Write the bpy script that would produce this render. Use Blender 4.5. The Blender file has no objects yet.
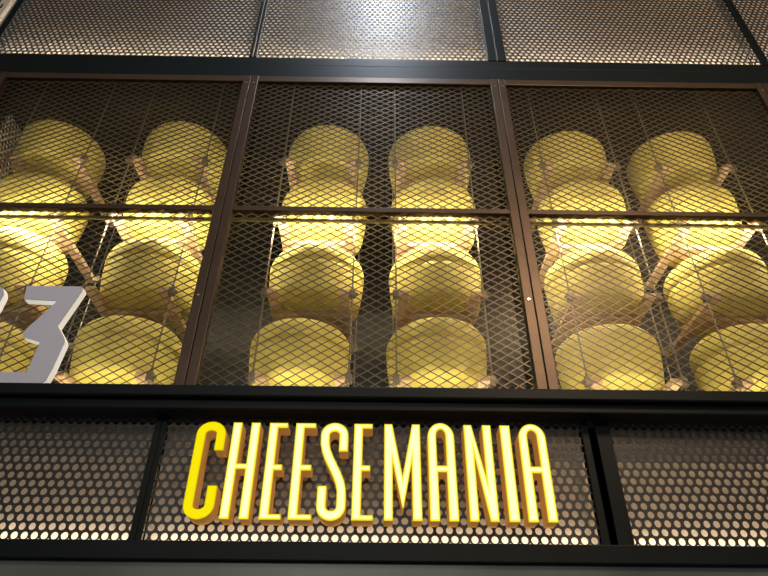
import bpy, bmesh, math, random
from mathutils import Matrix, Vector
random.seed(7)
SC = bpy.context.scene
COL = SC.collection
EYE = 1.55            # height of the camera above the floor; heights below are written relative to it
F_PX, PITCH, YAW, ROLL = 615.83, math.radians(35.847), math.radians(0.474), math.radians(0.4606)

# ------------------------------------------------------------------ materials
def new_mat(name):
    m = bpy.data.materials.new(name); m.use_nodes = True
    nt = m.node_tree; nt.nodes.clear()
    out = nt.nodes.new('ShaderNodeOutputMaterial')
    return m, nt, out
def pbr(name, col, rough=.5, metal=0., spec=.5, noise=None, bump=None):
    """noise = (scale, second colour, contrast), bump = (scale, strength)"""
    m, nt, out = new_mat(name)
    b = nt.nodes.new('ShaderNodeBsdfPrincipled')
    b.inputs['Base Color'].default_value = (*col, 1); b.inputs['Roughness'].default_value = rough
    b.inputs['Metallic'].default_value = metal; b.inputs['Specular IOR Level'].default_value = spec
    nt.links.new(b.outputs[0], out.inputs[0])
    tc = nt.nodes.new('ShaderNodeTexCoord')
    if noise:
        n = nt.nodes.new('ShaderNodeTexNoise'); n.inputs['Scale'].default_value = noise[0]; n.inputs['Detail'].default_value = 4
        nt.links.new(tc.outputs['Object'], n.inputs['Vector'])
        r = nt.nodes.new('ShaderNodeMapRange'); r.inputs[1].default_value = .5-noise[2]; r.inputs[2].default_value = .5+noise[2]
        nt.links.new(n.outputs[0], r.inputs[0])
        mx = nt.nodes.new('ShaderNodeMix'); mx.data_type = 'RGBA'
        mx.inputs[6].default_value = (*col, 1); mx.inputs[7].default_value = (*noise[1], 1)
        nt.links.new(r.outputs[0], mx.inputs[0]); nt.links.new(mx.outputs[2], b.inputs['Base Color'])
    if bump:
        n2 = nt.nodes.new('ShaderNodeTexNoise'); n2.inputs['Scale'].default_value = bump[0]
        nt.links.new(tc.outputs['Object'], n2.inputs['Vector'])
        bp = nt.nodes.new('ShaderNodeBump'); bp.inputs['Strength'].default_value = bump[1]; bp.inputs['Distance'].default_value = .004
        nt.links.new(n2.outputs[0], bp.inputs['Height']); nt.links.new(bp.outputs[0], b.inputs['Normal'])
    return m
def glow(name, col, strength, base=None):
    m, nt, out = new_mat(name)
    e = nt.nodes.new('ShaderNodeEmission'); e.inputs[0].default_value = (*col, 1); e.inputs[1].default_value = strength
    if base:
        d = nt.nodes.new('ShaderNodeBsdfDiffuse'); d.inputs[0].default_value = (*base, 1)
        a = nt.nodes.new('ShaderNodeAddShader')
        nt.links.new(e.outputs[0], a.inputs[0]); nt.links.new(d.outputs[0], a.inputs[1]); nt.links.new(a.outputs[0], out.inputs[0])
    else:
        nt.links.new(e.outputs[0], out.inputs[0])
    return m
def wood(name, c1, c2):
    m, nt, out = new_mat(name)
    b = nt.nodes.new('ShaderNodeBsdfPrincipled'); b.inputs['Roughness'].default_value = .6
    tc = nt.nodes.new('ShaderNodeTexCoord'); mp = nt.nodes.new('ShaderNodeMapping'); mp.inputs['Scale'].default_value = (60, 6, 60)
    n = nt.nodes.new('ShaderNodeTexNoise'); n.inputs['Scale'].default_value = 1; n.inputs['Detail'].default_value = 6; n.inputs['Distortion'].default_value = .8
    mx = nt.nodes.new('ShaderNodeMix'); mx.data_type = 'RGBA'; mx.inputs[6].default_value = (*c1, 1); mx.inputs[7].default_value = (*c2, 1)
    nt.links.new(tc.outputs['Object'], mp.inputs[0]); nt.links.new(mp.outputs[0], n.inputs['Vector'])
    nt.links.new(n.outputs[0], mx.inputs[0]); nt.links.new(mx.outputs[2], b.inputs['Base Color']); nt.links.new(b.outputs[0], out.inputs[0])
    return m
def glass(name, tint, gloss):
    m, nt, out = new_mat(name)
    t = nt.nodes.new('ShaderNodeBsdfTransparent'); t.inputs[0].default_value = (*tint, 1)
    g = nt.nodes.new('ShaderNodeBsdfGlossy'); g.inputs['Roughness'].default_value = .22
    fr = nt.nodes.new('ShaderNodeFresnel'); fr.inputs[0].default_value = 1.45
    mu = nt.nodes.new('ShaderNodeMath'); mu.operation = 'MULTIPLY'; mu.inputs[1].default_value = gloss
    mx = nt.nodes.new('ShaderNodeMixShader')
    nt.links.new(fr.outputs[0], mu.inputs[0]); nt.links.new(mu.outputs[0], mx.inputs[0])
    nt.links.new(t.outputs[0], mx.inputs[1]); nt.links.new(g.outputs[0], mx.inputs[2]); nt.links.new(mx.outputs[0], out.inputs[0])
    return m

M = dict(
    black=pbr('black_painted_steel', (.0035, .0065, .008), .48, 0, .16, noise=(9, (.006, .0095, .0115), .3)),
    bronze=pbr('brown_bronze_steel', (.066, .045, .032), .40, .55, .4, noise=(14, (.090, .060, .041), .25)),
    mesh=pbr('expanded_metal', (.175, .145, .11), .42, .7, .5, noise=(6, (.13, .108, .08), .3)),
    sheet=pbr('perforated_dark_steel', (.046, .044, .043), .45, .3, .5, noise=(25, (.029, .028, .027), .3)),
    board=pbr('warm_white_board', (.80, .70, .58), .8, 0, .2),
    cheese=pbr('yellow_cheese_rind', (.74, .64, .19), .5, 0, .25, noise=(11, (.67, .565, .145), .22), bump=(30, .12)),
    wood=wood('pinkish_wood', (.50, .33, .20), (.62, .44, .29)),
    steel=pbr('dull_steel', (.24, .21, .17), .45, .6),
    clamp=pbr('cable_clamp_metal', (.22, .18, .14), .4, .6),
    screw=pbr('bright_screw', (.8, .78, .75), .25, .9),
    inner=pbr('dark_interior', (.010, .009, .007), .6, 0, .2, noise=(4, (.007, .006, .005), .3)),
    pale=pbr('pale_perforated_board', (.62, .58, .50), .6),
    floor=pbr('grey_floor_tile', (.22, .20, .18), .4, 0, .5, noise=(3, (.17, .16, .15), .3)),
    teal=pbr('dark_teal_gloss', (.16, .205, .19), .3, 0, .4, noise=(2.5, (.06, .075, .08), .2)),
    led=glow('warm_led_diffuser', (1, .87, .58), 520),
    led_low=glow('warm_led_low', (1, .86, .52), 125),
    led_box=glow('warm_led_box', (1, .82, .60), 14),
    led_top=glow('warm_led_top', (1, .84, .66), 85),
    face_rim=glow('letter_edge_yellow', (1, .80, .012), 1.0),
    face_mid=glow('letter_mid_yellow', (1, .92, .13), 1.05),
    face_core=glow('letter_core_pale', (1, .98, .52), 1.14),
    face_flat=glow('letter_plain_yellow', (1, .85, .004), .96),
    face_flat_rim=glow('letter_plain_edge', (1, .77, .0), .86),
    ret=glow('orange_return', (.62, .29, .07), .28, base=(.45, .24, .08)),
    digit=pbr('grey_white_acrylic', (.52, .55, .68), .45, 0, .4),
    digit_ret=glow('backlit_white_return', (1, .93, .80), .55, base=(.6, .58, .52)),
    pane=glass('clear_pane', (.96, .96, .95), .15),
)

# ------------------------------------------------------------------ mesh helpers
class MB:
    """collects shapes and links them as one mesh object"""
    def __init__(s): s.v = []; s.f = []; s.mi = []
    def add(s, vs, fs, mi=0):
        k = len(s.v); s.v += [tuple(p) for p in vs]; s.f += [tuple(i+k for i in f) for f in fs]; s.mi += [mi]*len(fs)
    def box(s, x0, x1, y0, y1, z0, z1, mi=0):
        vs = [(x, y, z) for x in (x0, x1) for y in (y0, y1) for z in (z0, z1)]
        s.add(vs, [(0, 1, 3, 2), (4, 6, 7, 5), (0, 4, 5, 1), (2, 3, 7, 6), (0, 2, 6, 4), (1, 5, 7, 3)], mi)
    def bbox(s, x0, x1, y0, y1, z0, z1, b, mi=0):
        """box with bevelled edges"""
        bm = bmesh.new()
        bmesh.ops.create_cube(bm, size=1)
        for v in bm.verts:
            v.co = Vector(((x0+x1)/2+v.co.x*(x1-x0), (y0+y1)/2+v.co.y*(y1-y0), (z0+z1)/2+v.co.z*(z1-z0)))
        bmesh.ops.bevel(bm, geom=bm.edges[:], offset=b, segments=2, profile=.5, affect='EDGES')
        bm.verts.index_update()
        s.add([v.co.copy() for v in bm.verts], [[v.index for v in f.verts] for f in bm.faces], mi); bm.free()
    def tube(s, p, q, r, n=8, mi=0):
        p, q = Vector(p), Vector(q); d = (q-p).normalized()
        a = d.orthogonal().normalized(); b = d.cross(a)
        ring = [a*math.cos(2*math.pi*i/n)*r+b*math.sin(2*math.pi*i/n)*r for i in range(n)]
        s.add([p+o for o in ring]+[q+o for o in ring],
              [(i, (i+1) % n, n+(i+1) % n, n+i) for i in range(n)]+[tuple(range(n))[::-1], tuple(range(n, 2*n))], mi)
    def lathe(s, prof, n=48, mi=0):
        """prof: (r, z) from bottom centre to top centre"""
        vs = [(0, 0, prof[0][1])]; fs = []
        for r, z in prof[1:-1]:
            vs += [(r*math.cos(2*math.pi*i/n), r*math.sin(2*math.pi*i/n), z) for i in range(n)]
        vs.append((0, 0, prof[-1][1])); m = len(prof)-2
        for i in range(n):
            j = (i+1) % n
            fs.append((0, 1+j, 1+i))
            for k in range(m-1):
                fs.append((1+k*n+i, 1+k*n+j, 1+(k+1)*n+j, 1+(k+1)*n+i))
            fs.append((1+(m-1)*n+i, 1+(m-1)*n+j, len(vs)-1))
        s.add(vs, fs, mi)
    def build(s, name, mats, parent=None, smooth=False, loc=None):
        me = bpy.data.meshes.new(name); me.from_pydata(s.v, [], s.f)
        if not isinstance(mats, (list, tuple)): mats = [mats]
        for m in mats: me.materials.append(m)
        me.polygons.foreach_set('material_index', s.mi)
        if smooth: me.polygons.foreach_set('use_smooth', [True]*len(s.f))
        me.update()
        bm = bmesh.new(); bm.from_mesh(me); bmesh.ops.recalc_face_normals(bm, faces=bm.faces[:]); bm.to_mesh(me); bm.free()
        o = bpy.data.objects.new(name, me); COL.objects.link(o)
        if parent: o.parent = parent
        if loc: o.location = loc
        return o
def tag(o, label=None, cat=None, group=None, kind=None):
    if label: o['label'] = label
    if cat: o['category'] = cat
    if group: o['group'] = group
    if kind: o['kind'] = kind
    return o
def thing(name, label, cat, loc, group=None):
    o = bpy.data.objects.new(name, None); COL.objects.link(o); o.location = (loc[0], loc[1], loc[2]+EYE)
    o.empty_display_size = .05
    return tag(o, label, cat, group)
def copy_thing(root, loc, label):
    r = root.copy(); COL.objects.link(r); r.location = (loc[0], loc[1], loc[2]+EYE); r['label'] = label
    for ch in list(root.children):
        c = ch.copy(); COL.objects.link(c); c.parent = r
        for g in list(ch.children):
            d = g.copy(); COL.objects.link(d); d.parent = c
    return r
def struct(name, mb, m):
    o = mb.build(name, m, loc=(0, 0, EYE)); o['kind'] = 'structure'; return o

# ------------------------------------------------------------------ setting
PL = 1.40                                   # distance of the front of the kiosk
mb = MB(); mb.box(-5, 5, -5, 3.2, -EYE-.1, -EYE); struct('floor', mb, M['floor'])
mb = MB(); mb.box(-2.6, 2.6, 2.02, 2.06, .0, 2.9); struct('wall_back', mb, M['inner'])
mb = MB(); mb.box(-2.64, -2.60, 1.43, 2.02, .0, 2.9); struct('wall_left', mb, M['inner'])
mb = MB(); mb.box(2.60, 2.64, 1.43, 2.02, .0, 2.9); struct('wall_right', mb, M['inner'])
mb = MB(); mb.box(-2.6, 2.6, 1.43, 2.02, 2.02, 2.06); struct('ceiling', mb, M['inner'])
mb = MB(); mb.box(-2.6, 2.6, 1.43, 2.02, .622, .640); struct('trim_1', mb, M['inner'])      # cabinet floor behind the ledge
mb = MB(); mb.box(-2.64, 2.64, 1.395, 1.45, -EYE, .290); struct('wall_front', mb, M['teal'])   # kiosk body below the sign
mb = MB()                                                                               # ledge between sign and doors
mb.bbox(-2.64, 2.64, 1.325, 1.425, .640, .668, .003)
mb.bbox(-2.64, 2.64, 1.345, 1.43, .615, .640, .003)
struct('trim_2', mb, M['black'])
mb = MB()
mb.bbox(-2.64, 2.64, 1.394, 1.43, 1.958, 2.040, .004)
struct('trim_3', mb, M['black'])
mb = MB()
mb.bbox(-2.64, 2.64, 1.382, 1.45, .2905, .330, .003)
struct('trim_4', mb, M['black'])
mb = MB(); mb.bbox(-2.64, 2.64, 1.37, 1.46, 2.755, 2.83, .004); struct('trim_5', mb, M['black'])

# ------------------------------------------------------------------ perforated light boxes
PITCH_H, HOLE = .0217, .0078
def perforated(w, h, thick=.002):
    """hexagonally staggered round holes, sheet in the local xz plane, front at y=0"""
    mb = MB(); rowh = PITCH_H*math.sqrt(3)/2
    rows = math.ceil(h/rowh)-1; cols = int(w/PITCH_H)
    ox = (w-cols*PITCH_H)/2; oz = (h-rows*rowh)/2
    R = PITCH_H/math.sqrt(3)
    outer = []
    for i in range(12):
        a = math.radians(30*i+90)
        rr = R if i % 2 == 0 else R*math.cos(math.radians(30))
        outer.append((rr*math.cos(a), rr*math.sin(a)))
    inner = [(HOLE*math.cos(math.radians(30*i+90)), HOLE*math.sin(math.radians(30*i+90))) for i in range(12)]
    fs = []
    for i in range(12):
        j = (i+1) % 12
        fs += [(i, j, 12+j, 12+i), (12+i, 12+j, 24+j, 24+i)]
    for r in range(rows):
        for c in range(cols):
            cx = -w/2+ox+(c+.5+(.25 if r % 2 else -.25))*PITCH_H; cz = oz+(r+.5)*rowh
            vs = [(cx+x, 0, cz+z) for x, z in outer]+[(cx+x, 0, cz+z) for x, z in inner]+[(cx+x, thick, cz+z) for x, z in inner]
            mb.add(vs, fs)
    return mb
def light_panel(x0, x1, z0, z1, fl, fr, label, group, led):
    """lit box: frame bars of width fl / fr at the sides, sheet, pale board and a lamp strip along the bottom"""
    xc = (x0+x1)/2; root = thing('perforated_light_box', label, 'light box', (xc, PL, z0), group)
    w = x1-x0; h = z1-z0
    for a0, a1 in ((-w/2-fl, -w/2+.002), (w/2-.002, w/2+fr)):
        fb = MB(); fb.bbox(a0, a1, -.006, -.0005, -.003, h+.003, .002); fb.build('frame_bar', M['black'], root)
    perforated(w+min(fl, fr)*1.6, h+.012).build('perforated_sheet', M['sheet'], root, loc=(0, 0, -.006))
    b = MB(); b.box(-w/2-.009, w/2+.009, .046, .050, 0, h); b.build('back_board', M['board'], root)
    s = MB(); s.box(-w/2+.01, w/2-.01, .028, .040, .001, .004); s.build('lamp_strip', led, root)
    return root
SG = 'perforated light boxes of the sign band'
light_panel(-.508, .490, .331, .614, .012, .016, 'perforated black light box carrying the yellow channel letters', SG, M['led_box'])
light_panel(-1.500, -.532, .331, .614, .02, .012, 'perforated black light box left of the yellow letters, below the white digits', SG, M['led_box'])
light_panel(.556, 1.50, .331, .614, .033, .02, 'perforated black light box right of the yellow letters', SG, M['led_box'])
TG = 'perforated light boxes of the top band'
light_panel(-1.500, -.508, 2.092, 2.75, .022, .010, 'perforated light box of the top band above the left mesh door', TG, M['led_top'])
light_panel(-.486, .405, 2.092, 2.75, .010, .030, 'perforated light box of the top band above the middle mesh door', TG, M['led_top'])
light_panel(.472, 1.457, 2.092, 2.75, .033, .014, 'perforated light box of the top band above the right mesh door', TG, M['led_top'])
light_panel(1.487, 2.40, 2.092, 2.75, .014, .02, 'perforated light box at the far right end of the top band', TG, M['led_top'])
mb = MB(); mb.bbox(-2.64, 2.64, 1.3975, 1.43, 2.041, 2.092, .003); struct('trim_6', mb, M['black'])
# pale slotted board beyond the left end of the top band
root = thing('slotted_board', 'pale cream board with dark slots at the top left end of the band', 'board', (-1.8, PL, 2.092))
b = MB(); b.bbox(-.27, .245, .0, .02, 0, .6, .002); b.build('board_face', M['pale'], root)
for i in range(11):
    b = MB()
    for k in range(14):
        b.box(-.25+i*.045+(k % 2)*.02, -.243+i*.045+(k % 2)*.02, -.001, .004, .02+k*.042, .05+k*.042)
    b.build('slot_row', M['inner'], root)

# ------------------------------------------------------------------ mesh doors
DW = .905; SEAM = (-1.400, -.482, .423, 1.402, 2.307)
Z0, Z1, ZR = .668, 1.957, 1.297
def expanded(w, h):
    """diamond lattice of flat strands, centred on x, from z=0 up"""
    mb = MB(); nx = round(w/.0406); cw = w/nx; nz = round(h/.0255); ch = h/nz
    def strand(ax, az, bx, bz):
        d = Vector((bx-ax, 0, bz-az)).normalized(); n = Vector((-d.z, 0, d.x))*.0009
        if n.z < 0: n = -n
        a = Vector((ax, 0, az))-d*.0006; b = Vector((bx, 0, bz))+d*.0006
        y0 = Vector((0, -.0021, 0)); y1 = Vector((0, .0021, 0)); t = Vector((0, 0, .0004))
        vs = [a-n+y0-t, a+n+y0-t, a+n+y1+t, a-n+y1+t, b-n+y0-t, b+n+y0-t, b+n+y1+t, b-n+y1+t]
        mb.add(vs, [(0, 1, 2, 3), (7, 6, 5, 4), (0, 4, 5, 1), (1, 5, 6, 2), (2, 6, 7, 3), (3, 7, 4, 0)])
    for i in range(nx):
        for k in range(nz):
            x = -w/2+i*cw; z = k*ch
            L, R, T, B = (x, z+ch/2), (x+cw, z+ch/2), (x+cw/2, z+ch), (x+cw/2, z)
            strand(*L, *T); strand(*T, *R); strand(*B, *L); strand(*R, *B)
    return mb
def make_door(i, label):
    DW = SEAM[i+1]-SEAM[i]
    root = thing('mesh_door', label, 'door', ((SEAM[i]+SEAM[i+1])/2, PL, Z0), 'bronze mesh doors of the display')
    H = Z1-Z0; w = DW/2-.0012
    for s in (-1, 1):
        b = MB(); x0, x1 = sorted((s*w, s*(w-.0265)))
        b.bbox(x0, x1, -.016, .010, 0, H, .0015); st = b.build('stile', M['bronze'], root)
        for z in (H-.045, .30) if s == 1 else (H-.045,):
            k = MB(); k.tube((s*(w-.013), -.0185, z), (s*(w-.013), -.0155, z), .0035, 10); k.build('screw', M['screw'], st)
    iw = w-.0265
    for z0, z1 in ((H-.030, H), (ZR-Z0-.009, ZR-Z0+.009), (0, .030)):
        b = MB(); b.bbox(-iw, iw, -.014, .008, z0, z1, .0015); b.build('rail', M['bronze'], root)
    expanded(2*iw, H-.01).build('expanded_mesh', M['mesh'], root, loc=(0, 0, .005))
    p = MB(); p.box(-iw+.018, iw-.018, .0215, .0235, .012, H-.035); p.build('pane', M['pane'], root)
    return root
make_door(1, 'middle bronze mesh door above the yellow letters, two cheese columns behind it')
make_door(0, 'left bronze mesh door standing behind the white digits')
make_door(2, 'right bronze mesh door with a coppery left stile, right of the middle door')
make_door(3, 'bronze mesh door at the right edge of the photo, mostly cut off')

# ------------------------------------------------------------------ lamp bars inside the display
def lamp_bar(xc, y, z, led, label, foot, w):
    root = thing('lamp_bar', label, 'lamp', (xc, y, z), 'lamp bars behind the mesh doors')
    b = MB(); b.bbox(-w/2, w/2, -.004, .0031, -.0050, .0045, .0008); b.box(-w/2, w/2, .0028, .0056, -.0050, -.0040); b.box(-w/2, w/2, .0028, .0048, .0041, .0048); b.build('housing', M['steel'], root)
    b = MB(); b.add([(e*(w/2-.01), y, z) for e in (-1, 1) for y, z in ((.0033, .0039), (.0048, .0039), (.0066, .0008), (.0046, -.0022))],
                    [(0, 1, 5, 4), (1, 2, 6, 5), (2, 3, 7, 6), (3, 0, 4, 7), (0, 3, 2, 1), (4, 5, 6, 7)]); b.build('diffuser', led, root)
    for e in (-1, 1):
        b = MB(); x0, x1 = sorted((e*(w/2-.001), e*(w/2-.011)))
        if foot: b.box(x0, x1, -.003, .003, -foot, -.0045)
        else: b.box(x0, x1, -.0258, -.0035, -.004, .004)
        b.build('bracket', M['steel'], root)
    return root
for i, (x, n) in enumerate((((SEAM[i]+SEAM[i+1])/2, n) for i, n in enumerate(('left', 'middle', 'right', 'far right')))):
    lamp_bar(x, 1.436, 1.2935, M['led'], f'thin lit lamp bar behind the middle rail of the {n} mesh door', 0, SEAM[i+1]-SEAM[i]-.025)
    lamp_bar(x, 1.436, .682, M['led_low'], f'thin lit lamp bar low at the foot of the {n} mesh door', .0415, SEAM[i+1]-SEAM[i]-.025)

# ------------------------------------------------------------------ hanging shelves, cables and cheese wheels
YF, YB = 1.475, 1.805
CZ = (1.597, 1.328, 1.043, .764)              # heights of the four shelves, top to bottom
HW = .1245
COLS = [(-1.155, 0.02), (-.737, 0), (-.209, 0), (.176, 0), (.688, 0), (1.090, 0)]
WX = (-1.150, -.735, -.202, .177, .695, 1.088)
ROWDX = ((-.045, -.03, -.035, -.03), (0, 0, .01, 0), (0, 0, 0, -.033), (0, 0, 0, -.011), (0, 0, -.010, -.020), (0, 0, 0, 0))
CN = ('leftmost column behind the left mesh door', 'right-hand column behind the left mesh door',
      'left column behind the middle mesh door', 'right column behind the middle mesh door',
      'left column behind the right mesh door', 'rightmost column behind the right mesh door')
RN = ('top', 'second', 'third', 'bottom')
def make_shelf(label):
    root = thing('hanging_shelf', label, 'shelf', (0, YF, 0), 'hanging wooden shelf frames')
    for s in (-1, 1):
        x0, x1 = sorted((s*(HW-.004), s*(HW-.034)))
        b = MB(); b.bbox(x0, x1, -.012, YB-YF+.015, -.009, .009, .003); bar = b.build('side_bar', M['wood'], root)
        for y in (0, YB-YF):
            c = MB(); xx = s*(HW+.004)
            c.bbox(xx-.010, xx+.010, y-.009, y+.009, -.013, .013, .003)
            c.tube((xx, y, .012), (xx, y, .024), .0045, 8)
            c.tube((xx+s*.010, y, 0), (xx+s*.017, y, 0), .004, 8)
            c.build('clamp', M['clamp'], bar)
    b = MB(); b.bbox(-HW+.033, HW-.033, .105, .160, -.009, .009, .003); b.build('cross_bar', M['wood'], root)
    return root
def wheel_mesh(r, h, seed, groove):
    rnd = random.Random(seed)
    prof = [(0, 0)]
    rb, rt = .030, .045
    prof += [(r*.45, 0), (r-rb-.012, 0)]
    for i in range(1, 8):
        a = math.pi/2*i/7; prof.append((r-.012-rb+rb*math.sin(a), rb-rb*math.cos(a)))
    for i in range(1, 26):
        t = i/26; zz = rb+(h-rb-rt)*t
        prof.append((r-.012+.012*math.sin(math.pi/2*t)-groove*max(0, 1-abs(zz-.60*h)/.011), zz))
    for i in range(0, 9):
        a = math.pi/2*i/8; prof.append((r-rt+rt*math.cos(a), h-rt+rt*math.sin(a)))
    prof += [(r*.35, h+.001), (0, h+.001)]
    mb = MB(); mb.lathe(prof, 56)
    ph = [rnd.uniform(0, 6.28) for _ in range(3)]
    out = []
    for x, y, z in mb.v:
        a = math.atan2(y, x); k = 1+.010*math.sin(2*a+ph[0])+.006*math.sin(3*a+ph[1])
        zz = z if z < .002 else z*(1+.02*math.sin(a+ph[2]))
        out.append((x*k, y*k, zz))
    mb.v = out
    return mb
shelf0 = None
for c, ((cx, tw), wx) in enumerate(zip(COLS, WX)):
    for r, z in enumerate(CZ):
        lab = f'wooden shelf frame, {RN[r]} one of the {CN[c]}'
        if shelf0 is None:
            shelf0 = make_shelf(lab); shelf0.location = (cx, YF, z+EYE)
        else:
            copy_thing(shelf0, (cx, YF, z), lab)
        w = wheel_mesh(.150*random.uniform(.985, 1.02), (.250 if (c, r) == (0, 2) else .190)*random.uniform(.985, 1.015), c*10+r, .010 if (r >= 2 and c != 4) or (r, c) == (2, 4) else .001).build(
            'cheese_wheel', M['cheese'], smooth=True, loc=(wx+ROWDX[c][r]+random.uniform(-.006, .006), 1.600+random.uniform(-.008, .008), z+.0092+EYE))
        w.rotation_euler = (0, 0, random.uniform(0, 6.28))
        tag(w, f'{"tall" if (c, r) == (0, 2) else "yellow"} cheese wheel on the {RN[r]} shelf of the {CN[c]}', 'cheese', 'cheese wheels on the hanging shelves')
    for s, sn in ((-1, 'left'), (1, 'right')):
        for y, yn in ((YF, 'front'), (YB, 'rear')):
            k = MB(); k.tube((0, 0, .645), (0, 0, 2.018), .0026, 8)
            o = k.build('hanging_cable', M['steel'], loc=(cx+s*(HW+.004), y, EYE))
            tag(o, f'steel cable, {yn} {sn} one of the {CN[c]}', 'cable', 'cables holding the shelf frames')

# pale perforated screen standing in the left end of the display
root = thing('perforated_screen', 'pale perforated screen at the left edge beside the leftmost cheese column', 'screen', (-1.345, 1.445, .64))
b = perforated(.14, 1.17, .002); b.build('screen_sheet', M['pale'], root)
root.rotation_euler = (0, 0, math.radians(90))
root.location = (-1.345, 1.515, .6405+EYE)

# ------------------------------------------------------------------ lettering
def ribbon(pts, wl, closed=False):
    """outline polygon of a centre line with half width wl"""
    L, R = [], []
    for i, p in enumerate(pts):
        a = Vector(pts[max(i-1, 0)]); b = Vector(pts[min(i+1, len(pts)-1)]); d = (b-a).normalized()
        n = Vector((-d.y, d.x)); L.append(Vector(p)+n*wl); R.append(Vector(p)-n*wl)
    return [tuple(v) for v in L+R[::-1]]
def arc(cx, cy, rx, ry, a0, a1, n=10):
    return [(cx+rx*math.cos(math.radians(a0+(a1-a0)*i/n)), cy+ry*math.sin(math.radians(a0+(a1-a0)*i/n))) for i in range(n+1)]
def sign_char(name, label, cat, group, loops, x, y, z, depth, mats_face, mat_ret, insets, facename):
    """loops: outline then holes, in metres from the lower left corner; front face looks towards -y"""
    root = thing(name, label, cat, (x, y, z), group)
    cu = bpy.data.curves.new(name, 'CURVE'); cu.dimensions = '2D'; cu.fill_mode = 'FRONT'
    for lp in loops:
        sp = cu.splines.new('POLY'); sp.points.add(len(lp)-1); sp.use_cyclic_u = True
        for q, (px, pz) in zip(sp.points, lp): q.co = (px, pz, 0, 1)
    tmp = bpy.data.objects.new('tmp', cu); COL.objects.link(tmp)
    me = bpy.data.meshes.new_from_object(tmp.evaluated_get(bpy.context.evaluated_depsgraph_get()))
    bpy.data.objects.remove(tmp); bpy.data.curves.remove(cu)
    bm = bmesh.new(); bm.from_mesh(me); bpy.data.meshes.remove(me)
    bmesh.ops.remove_doubles(bm, verts=bm.verts[:], dist=1e-5)
    bmesh.ops.dissolve_limit(bm, angle_limit=.001, verts=bm.verts[:], edges=bm.edges[:])
    for f in bm.faces:
        f.material_index = 0
        if f.normal.z < 0: f.normal_flip()
    # return: boundary edges pulled back
    rim = [e for e in bm.edges if e.is_boundary]
    rb = MB()
    for e in rim:
        a, b = e.verts[0].co, e.verts[1].co
        rb.add([(a.x, .002, a.y), (b.x, .002, b.y), (b.x, depth, b.y), (a.x, depth, a.y)], [(0, 1, 2, 3)])
    for f in bm.faces: rb.add([(v.co.x, depth, v.co.y) for v in f.verts], [tuple(range(len(f.verts)))])
    ret = rb.build('return', mat_ret, root)
    # front: a slim lip, then insets
    fb = MB()
    for e in rim:
        a, b = e.verts[0].co, e.verts[1].co
        fb.add([(a.x, 0, a.y), (b.x, 0, b.y), (b.x, .0045, b.y), (a.x, .0045, a.y)], [(0, 1, 2, 3)])
    cur = bm.faces[:]
    for k, t in enumerate(insets):
        res = bmesh.ops.inset_region(bm, faces=cur, thickness=t, depth=0, use_even_offset=True, use_boundary=True)
        ring = set(res['faces'])
        cur = [f for f in bm.faces if f.is_valid and f.material_index == k and f not in ring]
        for f in cur: f.material_index = k+1
    bm.verts.index_update()
    for f in bm.faces:
        fb.add([(v.co.x, 0, v.co.y) for v in f.verts], [tuple(range(len(f.verts)))], f.material_index)
    bm.free()
    fb.build(facename, mats_face, root)
    return root

LH, T, SW, AT = .217, .0, .0202, .0105        # letter height, -, stem width, arm thickness
def E_loops(w):
    return [[(0, 0), (w, 0), (w, AT), (SW, AT), (SW, .1065), (w-.008, .1065), (w-.008, .1185), (SW, .1185), (SW, LH-AT), (w-.004, LH-AT), (w-.004, LH), (0, LH)]]
def A_loops(w):
    k = .020; r = .022
    out = [(0, 0), (SW+.001, 0), (SW+.001, .106), (w-SW-.001, .106), (w-SW-.001, 0), (w, 0), (w-.0005, LH-.030)]
    out += arc(w/2, LH-.030, w/2-.0005, .034, 8, 172, 14)+[(.0005, LH-.030)]
    hw = w/2-SW
    hole = [(SW, .120), (w-SW, .120), (w-SW, LH-.026)]+arc(w/2, LH-.026, hw, .0155, 20, 160, 8)+[(SW, LH-.026)]
    return [out, hole[::-1]]
h2 = SW/2
wC = .066
c_line = [(wC-h2, .070)]+[(wC-h2, .030)]+arc(wC/2, .030-.002, wC/2-h2, .0235-.0045, 0, -180, 14)+[(h2, .05), (h2, .17)]
c_line += arc(wC/2, LH-.028, wC/2-h2, .0235-.0045, 180, 0, 14)+[(wC-h2, LH-.035), (wC-h2, LH-.066)]
wS = .063
s_line = [(h2, .072), (h2, .030)]+arc(wS/2, .028, wS/2-h2, .0195, 180, 360, 14)
s_line += [(wS-h2, .045), (wS-h2-.0005, .062), (wS-h2-.004, .079), (wS-h2-.012, .098), (h2+.012, .134), (h2+.004, .153), (h2+.0005, .168)]
s_line += arc(wS/2, LH-.028, wS/2-h2, .0195, 180, 0, 14)+[(wS-h2, LH-.035), (wS-h2, LH-.066)]
H_l = [[(0, 0), (SW, 0), (SW, .1085), (.0415, .1085), (.0415, 0), (.062, 0), (.062, LH), (.0418, LH), (.0418, .1195), (SW, .1195), (SW, LH), (0, LH)]]
M_l = [[(0, 0), (.0195, 0), (.0195, .127), (.0400, .027), (.0430, .027), (.0620, .127), (.0620, 0), (.0825, 0), (.0825, LH), (.0640, LH), (.0412, .096), (.0185, LH), (0, LH)]]
N_l = [[(0, 0), (.0200, 0), (.0200, .147), (.0440, 0), (.0628, 0), (.0628, LH), (.0430, LH), (.0430, .092), (.0180, LH), (0, LH)]]
I_l = [[(0, 0), (.0228, 0), (.0228, LH), (0, LH)]]
FM = [M['face_rim'], M['face_mid'], M['face_core']]; FC = [M['face_flat_rim'], M['face_flat'], M['face_flat']]
GL = 'yellow channel letters of the sign'
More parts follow.
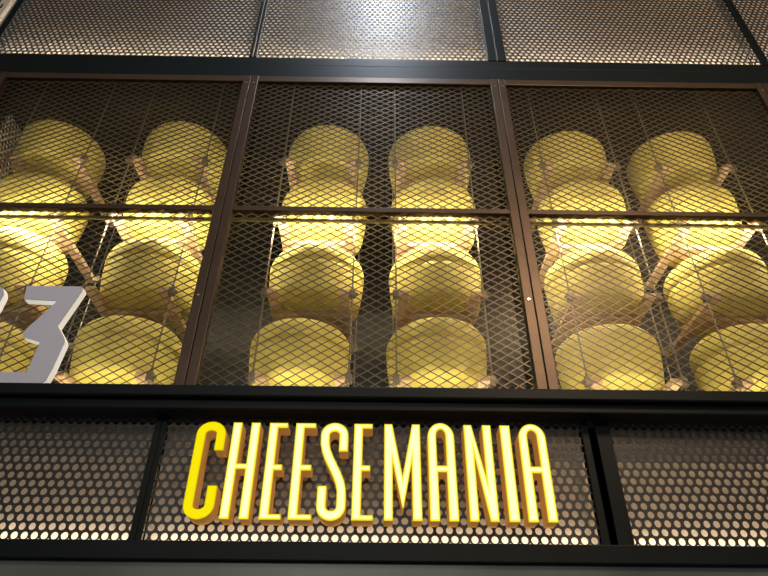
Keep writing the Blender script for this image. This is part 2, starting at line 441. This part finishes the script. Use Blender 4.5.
word = [('C', [ribbon(c_line, h2)], -.416, 'first', 'deeper yellow tall letter C at the start of the lit sign'),
        ('H', H_l, -.335, '', 'lit yellow letter H between the C and an E'),
        ('E', E_loops(.046), -.251, '', 'lit yellow letter E right after the H'),
        ('E', E_loops(.050), -.190, '', 'lit yellow letter E just left of the S'),
        ('S', [ribbon(s_line, h2)], -.131, '', 'lit yellow letter S in the sign'),
        ('E', E_loops(.0465), -.055, '', 'lit yellow letter E between the S and the M'),
        ('M', M_l, .0145, '', 'lit yellow letter M in the middle of the sign'),
        ('A', A_loops(.062), .1135, '', 'lit yellow letter A between the M and the N'),
        ('N', N_l, .1985, '', 'lit yellow letter N right of the middle of the sign'),
        ('I', I_l, .2825, '', 'lit yellow letter I between the N and the last A'),
        ('A', A_loops(.063), .3235, '', 'lit yellow letter A at the right end of the sign')]
for ch, loops, x, _, lab in word:
    f = FC if ch == 'C' else FM
    sign_char('channel_letter', lab, 'letter', GL, loops, x, 1.347, .3655, .050, f, M['ret'], (.0018, .0022), 'letter_face')

three = [(.018, .290), (.163, .290), (.172, .288), (.176, .280), (.139, .163), (.170, .135), (.180, .122), (.166, 0),
         (.150, -.004), (.0, -.004), (0, .038), (.110, .040), (.112, .118), (.060, .133), (.052, .146), (.058, .156), (.110, .240), (.020, .246)]
three = [(x-.955, z+.671) for x, z in
         [(.016, .289), (.160, .289), (.166, .285), (.167, .278), (.137, .166), (.161, .135), (.169, .120), (.163, .045), (.157, .014), (.146, .0),
          (-.03, .0), (-.03, .031), (.104, .033), (.108, .117), (.062, .131), (.0565, .144), (.062, .155), (.112, .242), (.0235, .247)]]
def shift(lp): 
    x0 = min(p[0] for p in lp); z0 = min(p[1] for p in lp)
    return x0, z0, [(a-x0, b-z0) for a, b in lp]
x0, z0, lp = shift(three)
DG = 'white digits on the ledge'
sign_char('channel_digit', 'white backlit digit 3 standing on the black ledge', 'digit', DG, [lp], x0, 1.336, .6685, .024, [M['digit'], M['digit']], M['digit_ret'], (.004,), 'digit_face')
two = [(0, 0), (.19, 0), (.19, .045), (.075, .045), (.185, .19), (.19, .215), (.19, .26), (.183, .28), (.165, .289), (.03, .289), (.008, .28), (0, .26),
       (0, .20), (.06, .20), (.06, .243), (.128, .243), (.128, .215), (0, .05)]
two = [(0, 0), (.19, 0), (.182, .034), (.075, .034), (.158, .10), (.176, .225), (.178, .262), (.170, .280), (.150, .289), (.03, .289), (.008, .28), (0, .26),
       (0, .20), (.05, .20), (.05, .247), (.122, .247), (.118, .20), (0, .05)]
sign_char('channel_digit', 'white backlit digit cut off by the left edge, beside the 3', 'digit', DG, [two], -1.168, 1.336, .6685, .024, [M['digit'], M['digit']], M['digit_ret'], (.004,), 'digit_face')

# ------------------------------------------------------------------ light of the hall
def area(name, loc, target, sx, sy, power, col):
    l = bpy.data.lights.new(name, 'AREA'); l.shape = 'RECTANGLE'; l.size = sx; l.size_y = sy; l.energy = power; l.color = col
    o = bpy.data.objects.new(name, l); COL.objects.link(o); o.location = (loc[0], loc[1], loc[2]+EYE)
    d = Vector(target)-Vector(loc); o.rotation_euler = d.to_track_quat('-Z', 'Y').to_euler(); return o
area('hall_ceiling_lamp', (-.4, -3.0, 1.7), (0, 1.4, 1.2), 2.4, .8, 40, (1, .96, .90))
area('warm_hall_lamp', (1.15, -.6, 2.15), (.5, 1.4, .9), .6, .5, 38, (1, .70, .42))
sp = bpy.data.lights.new('ceiling_spot', 'SPOT'); sp.energy = 110; sp.color = (.78, .87, 1); sp.spot_size = math.radians(80); sp.spot_blend = .8; sp.shadow_soft_size = .05
so = bpy.data.objects.new('ceiling_spot', sp); COL.objects.link(so); so.location = (0, .72, 3.6+EYE)
so.rotation_euler = (Vector((0, 1.4, 2.2))-Vector((0, .72, 3.6))).to_track_quat('-Z', 'Y').to_euler()
wd = bpy.data.worlds.new('hall_ambient'); SC.world = wd; wd.use_nodes = True
bg = wd.node_tree.nodes['Background']; bg.inputs[0].default_value = (1, .93, .84, 1); bg.inputs[1].default_value = .09

# ------------------------------------------------------------------ camera
fw = Vector((math.sin(YAW)*math.cos(PITCH), math.cos(YAW)*math.cos(PITCH), math.sin(PITCH)))
rt = Vector((math.cos(YAW), -math.sin(YAW), 0)); up = rt.cross(fw)
rt, up = math.cos(ROLL)*rt+math.sin(ROLL)*up, math.cos(ROLL)*up-math.sin(ROLL)*rt
cd = bpy.data.cameras.new('camera'); cam = bpy.data.objects.new('camera', cd); COL.objects.link(cam)
cd.sensor_fit = 'HORIZONTAL'; cd.sensor_width = 36; cd.lens = F_PX/768*36; cd.clip_start = .05
mw = Matrix((rt, up, -fw)).transposed().to_4x4(); mw.translation = (0, 0, EYE); cam.matrix_world = mw
SC.camera = cam
vs = SC.view_settings; vs.view_transform = 'Standard'; vs.look = 'None'; vs.exposure = 0; vs.gamma = 1; vs.use_curve_mapping = False
